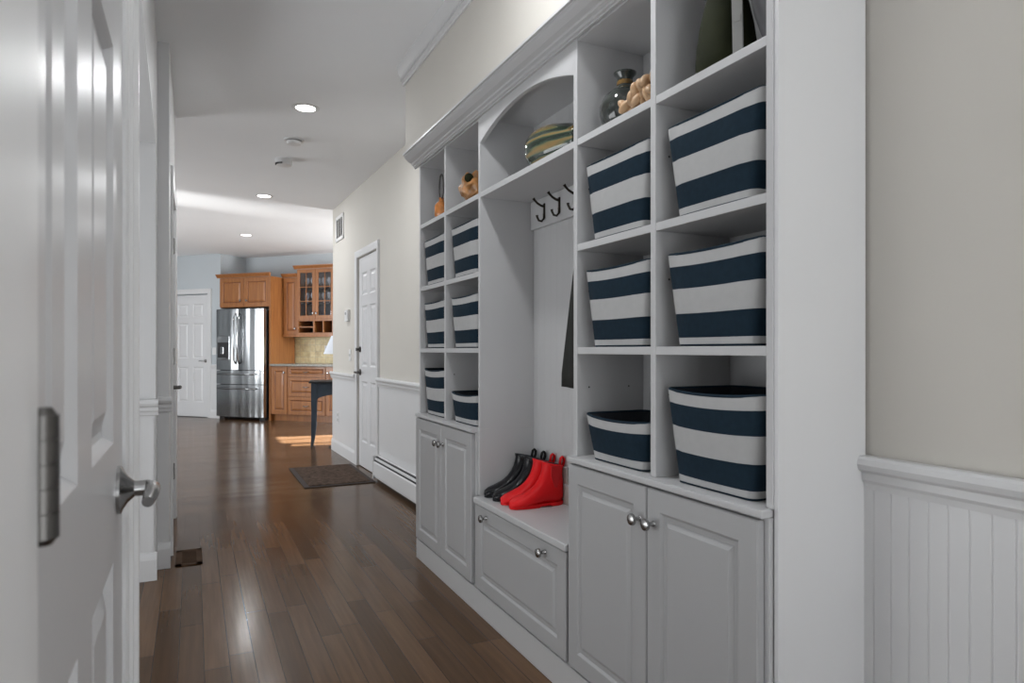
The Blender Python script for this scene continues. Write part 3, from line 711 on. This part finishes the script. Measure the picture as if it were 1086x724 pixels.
k2 = dup(kb, 'black rubber ankle boot against the left side of the bench bay', (1.114, 2.612, ZS+.001))
# thin boxes behind the red boots
for (y0, y1, z0, z1, d_, m_, lab) in ((2.315, 2.385, 0, .082, .014, 'pale_card', 'brown-grey thin box standing against the bench back behind the red boots'),
                                  (2.335, 2.385, .083, .15, .012, 'pale_card', 'pale thin box on top of the brown-grey box behind the red boots'),
                                  (2.265, 2.312, 0, .078, .014, 'pink_card', 'peach coloured thin box against the bench back, rightmost behind the red boots')):
    b = nb(); box(b, 0, y1-y0, -d_, 0, 0, z1-z0, .0015)
    o = thing('small_box', lab, 'box', (XBK-.0015, y1, ZS+.001+z0), FX); obj('box_body', b, m_, o)
    b = nb(); box(b, -.001, y1-y0+.001, -d_-.001, 0, z1-z0-.008, z1-z0+.0005, .0005); obj('lid', b, 'cream', o, label='pale lid')
# coat hanging
t = thing('coat', 'dark coat hanging from a hook, only its edge showing past the shelving upright', 'coat', (1.30, 2.083, .98))
b = nb(); rings = []
for k in range(15):
    u = k/14; z = .70*(1-u); hw = .02+.165*u**.75 if u < .93 else .175; hd = .018+.03*u
    hw *= 1
    rings.append([b.verts.new((hd*sin(a)*(1+.18*sin(5*a+u*3)), hw*cos(a)*(1+.02*sin(7*a)), z)) for a in [2*pi*j/28 for j in range(28)]])
for a, c in zip(rings, rings[1:]):
    for j in range(28): b.faces.new((a[j], a[(j+1) % 28], c[(j+1) % 28], c[j]))
b.faces.new(list(reversed(rings[0]))); b.faces.new(rings[-1]); obj('coat_body', b, 'coat_cloth', t, smooth='all')
b = nb(); box(b, -.046, -.040, -.02, .03, .06, .20, .002); obj('pocket_flap', b, 'coat_cloth', t)
b = nb(); tube(b, [(0, 0, .68), (.01, 0, .73), (.015, 0, .752)], .004, 6); obj('hanging_loop', b, 'coat_cloth', t)

# ------------------------------------------------------------------ ceiling lights and detectors
def downlight(x, y, label, e=11):
    t = thing('ceiling_light', label, 'ceiling light', (x, y, ZC), 0, 'recessed ceiling lights')
    b = nb(); lathe(b, [(.062, -.003), (.064, -.006), (.080, -.004), (.088, -.001), (.088, 0)], 32, cap=False); obj('trim_ring', b, 'white_plastic', t, smooth=True)
    b = nb(); lathe(b, [(.001, -.002), (.063, -.002), (.063, -.0005)], 32); obj('lens', b, 'lens', t)
    l = lamp('lamp', 'AREA', (x, y, ZC-.008), (x, y, 0), e, (.96, .98, 1), shape='DISK', size=.12)
    l.parent = t; l.location = (0, 0, -.008)
    return t
downlight(.662, 4.524, 'round recessed ceiling light nearest the camera in view, by the crown moulding')
downlight(.655, 7.29, 'middle round recessed ceiling light in the hall, past the detectors')
downlight(.655, 9.87, 'farthest round recessed ceiling light, in front of the kitchen cabinets')
downlight(.66, 1.75, 'assumed round recessed ceiling light over the floor in front of the boot bench')  # assumed, out of view, continues the row to light the built-in
downlight(.66, -.9, 'assumed round recessed ceiling light nearest the entrance end of the hall')  # second assumed light, behind the camera, added for the near hall
t = thing('smoke_detector', 'round white detector on a base plate, nearer of the two on the ceiling', 'smoke detector', (.6845, 5.25, ZC))
b = nb(); lathe(b, [(.001, -.010), (.072, -.010), (.074, 0)], 28); obj('base_plate', b, 'white_plastic', t, smooth=True)
b = nb(); lathe(b, [(.001, -.040), (.03, -.040), (.050, -.034), (.055, -.014), (.055, -.010)], 28); obj('housing', b, 'white_plastic', t, smooth=True)
b = nb(); lathe(b, [(.0555, -.014), (.0565, -.014), (.0565, -.011), (.0555, -.011)], 28, cap=False); obj('gap_ring', b, 'dark_slot', t)
t = thing('ceiling_alarm', 'deeper white alarm with dark slots, farther of the two on the ceiling', 'alarm', (.678, 5.83, ZC))
b = nb(); lathe(b, [(.001, -.052), (.055, -.052), (.066, -.045), (.070, 0)], 28); obj('housing', b, 'white_plastic', t, smooth=True)
b = nb()
for k in range(10):
    a = pi+(k-4.5)*.17+.45; b2 = Matrix.Rotation(a+pi/2, 4, 'Z')
    x, y = .0645*cos(a), .0645*sin(a)
    vs = len(b.verts); box(b, -.004, .004, -.0035, .0035, -.049, -.036)
    b.verts.ensure_lookup_table()
    for v in list(b.verts)[vs:]: v.co = b2 @ v.co+Vector((x, y, 0))
obj('slots', b, 'dark_slot', t)

# ------------------------------------------------------------------ hall items on the right wall
def onwall(name, label, cat, Y, z): return thing(name, label, cat, (wx(Y), Y, z), WA)
t = onwall('air_vent', 'white framed wall vent with dark openings high on the beige hall wall', 'vent', 7.49, 2.30)
b = nb(); 
for a in ((0, .36, 0, .035), (0, .36, .235, .27), (0, .035, 0, .27), (.325, .36, 0, .27), (.115, .135, 0, .27), (.225, .245, 0, .27)): box(b, a[0], a[1], -.012, 0, a[2], a[3], .001)
obj('frame', b, 'white_plastic', t)
b = nb(); box(b, .03, .33, -.003, -.0005, .03, .24); obj('dark_opening', b, 'dark_slot', t)
b = nb()
for k in range(9): box(b, .035, .325, -.009, -.004, .04+.022*k, .043+.022*k)
obj('louvres', b, 'register_wood', t)
t = onwall('thermostat', 'small white thermostat box on the beige wall left of the hall door', 'thermostat', 6.98, 1.41)
b = nb(); box(b, 0, .13, -.03, 0, 0, .12, .006); obj('housing', b, 'white_plastic', t)
b = nb(); box(b, .03, .07, -.0315, -.029, .07, .095, .001); obj('screen', b, 'grey_ceramic', t, label='small grey screen')
t = onwall('light_switch', 'white switch plate below the thermostat beside the hall door', 'light switch', 6.88, 1.01)
b = nb(); box(b, 0, .075, -.006, 0, 0, .115, .002); obj('plate', b, 'white_plastic', t)
b = nb(); box(b, .033, .042, -.014, -.005, .048, .068, .001); obj('toggle', b, 'white_plastic', t)
t = onwall('wall_outlet', 'white outlet plate low on the wainscot left of the hall door', 'outlet', 7.42, .33)
b = nb(); box(b, 0, .075, -.013, -.006, 0, .115, .002); obj('plate', b, 'white_plastic', t)
b = nb(); box(b, .025, .05, -.0145, -.0125, .015, .045, .001); obj('socket', b, 'pale_board', t)
b = nb(); box(b, .025, .05, -.0145, -.0125, .07, .10, .001); obj('socket', b, 'pale_board', t)
# baseboard heater
t = onwall('baseboard_heater', 'long white baseboard heater with dark slots along the hall wall', 'heater', 5.70, .02)
LH = 2.15
b = nb(); sweep(b, [(-.006, .0), (-.006, .185), (-.022, .195), (-.058, .178), (-.062, .165), (-.050, .160), (-.064, .150), (-.072, .140), (-.072, .03), (-.060, .02), (-.060, .012), (-.02, .0)], .02, LH); obj('housing', b, 'trim_white', t)
b = nb(); box(b, 0, .022, -.076, -.006, 0, .198, .004); obj('end_cap', b, 'trim_white', t)
b = nb(); box(b, .022, LH, -.0635, -.055, .1505, .1600); box(b, .022, LH, -.052, -.035, .1812, .1895); obj('slot', b, 'dark_slot', t)

# floor items
t = thing('door_mat', 'dark brown ribbed door mat lying in front of the hall door', 'mat', (.812, 5.60, 0))
b = nb(); box(b, 0, .58, 0, 1.0, 0, .008, .003); obj('border', b, 'mat_edge', t)
b = nb(); box(b, .04, .54, .04, .96, .0075, .014, .003); obj('pile', b, 'mat_brown', t)
t = thing('floor_register', 'brown slatted floor register set in the planks by the left wall', 'floor vent', (-.085, 3.86, 0))
b = nb()
for a in ((0, .13, 0, .035), (0, .13, .265, .30), (0, .03, 0, .3), (.10, .13, 0, .3)): box(b, a[0], a[1], a[2], a[3], 0, .005, .001)
for k in range(14): box(b, .03, .10, .04+.0165*k, .048+.0165*k, .0, .004)
obj('grille', b, 'register_wood', t)
b = nb(); box(b, .028, .102, .03, .27, .0, .0015); obj('dark_opening', b, 'dark_slot', t)

# ------------------------------------------------------------------ kitchen
def kthing(name, label, cat, s, t_, z=0, group=None): return thing(name, label, cat, K(s, t_, z), FK, group)
def kdoor(parent, x0, x1, z0, z1, y, kx=None, kz=None, name='door', fr=.06, hmat='nickel'):
    b = nb(); pr = [(.004, .002), (.010, .009), (.020, .010), (.045, .002)]
    paneled(b, x1-x0, z1-z0, .02, [(fr, fr, x1-x0-fr, z1-z0-fr)], pr)
    b.faces.ensure_lookup_table()
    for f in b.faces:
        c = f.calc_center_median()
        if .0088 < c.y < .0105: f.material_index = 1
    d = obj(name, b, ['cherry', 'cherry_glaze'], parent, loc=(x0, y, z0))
    if kx is not None:
        b = nb(); lathe(b, [(.001, -.001), (.007, 0), (.006, .015), (.017, .022), (.018, .028), (.012, .034), (.001, .035)], 16, Matrix.Translation((kx, 0, kz)) @ Matrix.Rotation(pi/2, 4, 'X'))
        obj('knob', b, 'nickel', d, smooth=True)
    return d
def crown(parent, x0, x1, z, dp, side=False):
    b = nb(); sweep(b, [(.0, 0), (-.010, 0), (-.012, .012), (-.028, .030), (-.042, .045), (-.045, .060), (.0, .060)], x0-.045, x1+(.045 if side else 0))
    if side: box(b, x1, x1+.03, 0, dp, .02, .060)
    obj('crown', b, 'cherry', parent, loc=(0, 0, z))
# fridge enclosure with upper cabinet
t = kthing('fridge_cabinet', 'cherry wood cabinet over the steel refrigerator with a tall side panel', 'cabinet', -1.016, 0)
b = nb(); box(b, .985, 1.016, 0, .60, 0, 2.29); obj('side_panel', b, 'cherry', t)
b = nb(); box(b, 0, .984, .02, .60, 1.81, 2.29); obj('body', b, 'cherry', t)
kdoor(t, .004, .490, 1.815, 2.285, 0, .43, .10); kdoor(t, .494, .982, 1.815, 2.285, 0, .06, .10)
crown(t, 0, 1.016, 2.29, .6)
# refrigerator
t = kthing('refrigerator', 'stainless steel french door refrigerator with bottom drawers and ice dispenser', 'refrigerator', -.985, -.10)
FWd = .93
b = nb(); box(b, .012, FWd-.012, .07, .66, .03, 1.755, .004); obj('body', b, 'black_gloss', t)
def slab(nm, x0, x1, z0, z1):
    b = nb(); n = 8; pr = []
    for k in range(n+1):
        u = k/n; pr.append((x0+(x1-x0)*u, -.012*(1-(2*u-1)**4)-.006*sin(pi*((x0+(x1-x0)*u)/FWd))))
    prismz(b, [(x0, .065), *pr, (x1, .065)], z0, z1)
    return obj(nm, b, 'steel', t, smooth=True)
hx = .44
dl = slab('door', .0, hx-.002, .80, 1.775); dr = slab('door', hx+.002, FWd, .80, 1.775)
dm = slab('drawer', 0, FWd, .575, .79); db_ = slab('drawer', 0, FWd, .055, .565)
def bar(par, pts, r=.011): b = nb(); tube(b, pts, r, 10); obj('handle', b, 'steel', par, smooth='all')
bar(dl, [(hx-.035, -.02, 1.70), (hx-.04, -.055, 1.64), (hx-.03, -.075, 1.3), (hx-.04, -.055, .96), (hx-.035, -.02, .90)], .012)
bar(dr, [(hx+.035, -.02, 1.70), (hx+.04, -.055, 1.64), (hx+.03, -.075, 1.3), (hx+.04, -.055, .96), (hx+.035, -.02, .90)], .012)
for par, z in ((dm, .735), (db_, .505)):
    bar(par, [(.07, -.015, z), (.07, -.06, z), (.30, -.068, z), (.62, -.068, z), (.80, -.06, z), (.80, -.015, z)], .012)
b = nb(); box(b, .03, .28, -.024, .0, .965, 1.34, .006); d = obj('dispenser', b, 'steel', dl)
d.parent = t
b = nb(); box(b, .048, .262, -.028, -.022, .985, 1.24, .004); obj('dispenser_recess', b, 'black_gloss', t)
b = nb(); box(b, .12, .18, -.045, -.026, 1.05, 1.17, .006); box(b, .075, .225, -.05, -.026, .985, .995, .002); obj('paddle', b, 'steel', t)
b = nb(); box(b, FWd-.12, FWd-.02, .05, .12, 0, .054); obj('foot', b, 'black_gloss', t); b = nb(); box(b, .02, .12, .05, .12, 0, .054); obj('foot', b, 'black_gloss', t)
# base cabinets with counter
t = kthing('base_cabinet', 'cherry wood base cabinet with one narrow door beside the refrigerator', 'cabinet', .002, 0)
b = nb(); box(b, 0, .316, .022, .60, .10, .865); box(b, 0, .316, .08, .60, 0, .10); obj('body', b, 'cherry', t)
kdoor(t, .004, .312, .11, .855, 0, .262, .655)
t = kthing('drawer_cabinet', 'cherry wood base cabinet with three drawers behind the blue table', 'cabinet', .320, 0)
b = nb(); box(b, 0, .70, .022, .60, .10, .865); box(b, 0, .70, .08, .60, 0, .10); obj('body', b, 'cherry', t)
for z0, z1 in ((.11, .385), (.395, .69), (.70, .855)):
    d = kdoor(t, .004, .696, z0, z1, 0, name='drawer', fr=.045 if z1-z0 > .2 else .03)
    zc = (z1-z0)/2; b = nb(); tube(b, [(.295, -.002, zc), (.30, -.02, zc+.004), (.346, -.028, zc-.006), (.392, -.02, zc+.004), (.397, -.002, zc)], .007, 8); obj('pull', b, 'nickel', d, smooth='all')
t = kthing('base_cabinet', 'cherry wood base cabinet at the right end, mostly behind the hall wall corner', 'cabinet', 1.022, 0)
b = nb(); box(b, 0, .80, .022, .60, .10, .865); box(b, 0, .80, .08, .60, 0, .10); obj('body', b, 'cherry', t)
kdoor(t, .004, .396, .11, .855, 0, .05, .655); kdoor(t, .40, .796, .11, .855, 0, .346, .655)
b = nb(); box(b, 0, 1.82, -.03, .618, 0, .035, .006)
o = tag(obj('countertop', b, 'granite'), 'speckled grey granite countertop on the cherry base cabinets', 'countertop'); o.location = K(.001, 0, .866); o.rotation_euler = (0, 0, FK)
b = nb(); box(b, 0, 1.82, .606, .618, 0, .44)
o = tag(obj('backsplash', b, 'backsplash'), 'yellow beige stone tile backsplash above the granite counter', 'backsplash'); o.location = K(.002, 0, .902); o.rotation_euler = (0, 0, FK)
for s, z, lab in ((.585, 1.07, 'white outlet plate on the backsplash, left of two'), (.795, 1.07, 'white outlet plate on the backsplash, nearer the lamp shade')):
    t = kthing('wall_outlet', lab, 'outlet', s, .606, z)
    b = nb(); box(b, 0, .075, -.008, -.001, 0, .12, .002); obj('plate', b, 'white_plastic', t)
    b = nb(); box(b, .024, .051, -.010, -.0075, .02, .05, .001); obj('socket', b, 'pale_board', t)
    b = nb(); box(b, .024, .051, -.010, -.0075, .07, .10, .001); obj('socket', b, 'pale_board', t)
b = nb(); tube(b, [(0, -.012, 0), (.02, -.012, .03), (.045, -.012, .01), (.03, -.012, -.02)], .006, 6); lathe(b, [(.001, 0), (.012, 0), (.012, .012), (.001, .012)], 12, Matrix.Translation((.02, 0, .005)) @ Matrix.Rotation(pi/2, 4, 'X'))
o = tag(obj('wall_ornament', b, 'bronze', smooth='all'), 'small bronze leaf ornament on the backsplash between the two outlets', 'ornament'); o.location = K(.725, .604, 1.275); o.rotation_euler = (0, 0, FK)
# narrow upper
t = kthing('wall_cabinet', 'narrow cherry wall cabinet between the fridge panel and glass-door cabinet', 'cabinet', .002, .28, 1.36)
b = nb(); box(b, 0, .30, .022, .325, 0, .93); obj('body', b, 'cherry', t)
kdoor(t, .02, .298, .004, .92, 0, .238, .10); crown(t, .045, .30, .93, .3)
b = nb(); box(b, -.0, .30, -.012, .325, -.03, 0, .004); obj('light_rail', b, 'cherry', t)
# glass cabinet
t = kthing('glass_cabinet', 'cherry wall cabinet with two glass mullion doors above open cubbies', 'cabinet', .304, .25, 1.36)
wG = .70; TG = 1.05
b = nb(); box(b, 0, .018, .02, .355, 0, TG); box(b, wG-.018, wG, .02, .355, 0, TG); box(b, 0, wG, .02, .355, TG-.02, TG); box(b, 0, wG, .02, .355, 0, .02); box(b, 0, wG, .02, .355, .235, .255); obj('body', b, 'cherry', t)
b = nb(); box(b, .018, wG-.018, .335, .355, .02, TG-.02); obj('back_panel', b, 'cab_inside', t)
b = nb(); box(b, .018, wG-.018, .05, .334, .50, .508); box(b, .018, wG-.018, .05, .334, .74, .748); obj('shelves', b, 'cab_inside', t)
for x0 in (.004, wG/2+.002):
    b = nb(); ww = wG/2-.006; z0, z1 = .255, TG-.005; f = .055
    box(b, x0, x0+f, 0, .02, z0, z1, .002); box(b, x0+ww-f, x0+ww, 0, .02, z0, z1, .002); box(b, x0+f, x0+ww-f, 0, .02, z0, z0+f, .002); box(b, x0+f, x0+ww-f, 0, .02, z1-f, z1, .002)
    d = obj('door', b, 'cherry', t)
    b = nb(); box(b, x0+ww/2-.007, x0+ww/2+.007, .004, .018, z0+f, z1-f)
    for q in (1/3, 2/3): zz = z0+f+(z1-z0-2*f)*q; box(b, x0+f, x0+ww-f, .004, .018, zz-.007, zz+.007)
    obj('mullion', b, 'cherry', d)
    b = nb(); box(b, x0+f, x0+ww-f, .010, .013, z0+f, z1-f); obj('pane', b, 'glass_pane', d)
    kx = x0+ww-.03 if x0 < .1 else x0+.03
    b = nb(); lathe(b, [(.001, -.001), (.007, 0), (.006, .015), (.017, .022), (.018, .028), (.012, .034), (.001, .035)], 16, Matrix.Translation((kx, 0, z0+.09)) @ Matrix.Rotation(pi/2, 4, 'X')); obj('knob', b, 'nickel', d, smooth=True)
b = nb()
box(b, .018, .035, 0, .3, .02, .235); box(b, wG-.035, wG-.018, 0, .3, .02, .235); box(b, 0, wG, 0, .02, 0, .035); box(b, 0, wG, 0, .02, .22, .250)
box(b, .31, .335, 0, .3, .02, .235); box(b, .49, .505, 0, .3, .02, .235); box(b, .03, .31, 0, .3, .118, .135)
obj('cubby_dividers', b, 'cherry', t)
b = nb(); box(b, -.0, wG, -.012, .355, -.03, 0, .004); obj('light_rail', b, 'cherry', t)
crown(t, 0, wG, TG, .35)
proto = None; ng = 0
for row, z in ((0, 1.36+.508), (1, 1.36+.748)):
    for k in range(6):
        s = .304+.09+k*.105
        nm = 'stemmed wine glasses'; lab = ('clear stemmed glass on the %s shelf of the glass-door cabinet, %s' % (('lower', 'upper')[row], ('leftmost', 'second from left', 'third from left', 'third from right', 'second from right', 'rightmost')[k]))
        if proto is None:
            b = nb(); lathe(b, [(.001, 0), (.03, 0), (.028, .003), (.004, .008), (.0035, .07), (.02, .085), (.034, .11), (.036, .14), (.030, .175), (.028, .175), (.034, .14), (.031, .112), (.001, .09)], 14)
            proto = o = obj('wine_glass', b, 'glass_ware', smooth='all')
        else: o = proto.copy(); C.objects.link(o)
        tag(o, lab, 'glass', 'wine glasses on the %s shelf' % ('lower', 'upper')[row]); o.location = K(s, .25+.16, z+.0005)
# switch plate on blue wall
t = kthing('light_switch', 'white switch plate on the blue-grey wall between the white door and the refrigerator', 'light switch', -1.20, .04, 1.04)
b = nb(); box(b, 0, .08, -.006, 0, 0, .12, .002); obj('plate', b, 'white_plastic', t)
b = nb(); box(b, .026, .054, -.010, -.005, .03, .09, .001); obj('rocker', b, 'white_plastic', t)
# blue table with lamp
t = thing('side_table', 'dark blue wooden table with tapered legs at the hall wall corner', 'table', (1.535, 8.12, 0), R(-11))
b = nb(); box(b, -.30, .30, -.24, .24, .735, .757, .004); obj('table_top', b, 'black_gloss', t, label='dark top')
b = nb()
def apron(x0, x1, y):
    pts = [(x0, .735), (x0, .52)]
    for k in range(11):
        u = k/10; pts.append((x0+(x1-x0)*u, .52+.065*sin(pi*u)**.6))
    pts += [(x1, .52), (x1, .735)]
    n = 12; xs = [x0+(x1-x0)*k/n for k in range(n+1)]
    for a, c in zip(xs, xs[1:]):
        za = .53+.07*sin(pi*(a-x0)/(x1-x0))**.5; zb = .53+.07*sin(pi*max(0, (c-x0)/(x1-x0)*.99999))**.5
        v = [b.verts.new(p) for p in ((a, y, za), (c, y, zb), (c, y, .735), (a, y, .735), (a, y+.016, za), (c, y+.016, zb), (c, y+.016, .735), (a, y+.016, .735))]
        b.faces.new((v[0], v[1], v[2], v[3])); b.faces.new((v[5], v[4], v[7], v[6])); b.faces.new((v[1], v[0], v[4], v[5]))
apron(-.225, .225, -.205); apron(-.225, .225, .19)
box(b, -.255, -.24, -.16, .16, .55, .735); box(b, .24, .255, -.16, .16, .55, .735)
obj('apron', b, 'table_blue', t)
for sx in (-1, 1):
    for sy in (-1, 1):
        b = nb(); x, y = sx*.245, sy*.185
        pr = [(.735, .030, 0), (.50, .030, 0), (.42, .026, 0), (.20, .024, .004), (.05, .016, .014), (0, .012, .022)]
        rr = [[b.verts.new((x+sx*o_+a*h_, y+sy*o_*.5+c*h_, z)) for a, c in ((-1, -1), (1, -1), (1, 1), (-1, 1))] for z, h_, o_ in pr]
        for a, c in zip(rr, rr[1:]):
            for k in range(4): b.faces.new((a[k], a[(k+1) % 4], c[(k+1) % 4], c[k]))
        b.faces.new(rr[0]); b.faces.new(rr[-1]); obj('leg', b, 'table_blue', t)
t = thing('table_lamp', 'table lamp with a white cone shade on the blue table', 'lamp', (1.565, 8.10, .758))
b = nb(); lathe(b, [(.001, 0), (.07, 0), (.07, .012), (.02, .03), (.015, .08), (.03, .14), (.04, .2), (.02, .27), (.008, .3), (.006, .42), (.001, .42)], 24); obj('base', b, 'dark_metal', t, smooth=True)
b = nb(); lathe(b, [(.175, .315), (.085, .53), (.083, .53), (.173, .315)], 32, cap=False); obj('lamp_shade', b, 'shade', t, smooth=True)
b = nb(); tube(b, [(1.52, 8.02, .003), (1.42, 7.90, .003), (1.40, 7.80, .006), (1.46, 7.74, .003), (1.52, 7.78, .003)], .005, 6)
tag(obj('power_cord', b, 'cable', smooth='all'), 'thin dark cord coiled on the floor behind the hall wall corner', 'cord')
t = kthing('small_tray', 'small dark metal stand on the granite counter near the lamp', 'tray', .985, .30, .902)
b = nb(); box(b, 0, .2, -.05, .05, .0, .008, .002); box(b, .0, .2, -.05, .05, .05, .058, .002); tube(b, [(.02, 0, 0), (.02, 0, .055)], .005, 6); tube(b, [(.18, 0, 0), (.18, 0, .055)], .005, 6); obj('stand', b, 'dark_metal', t)
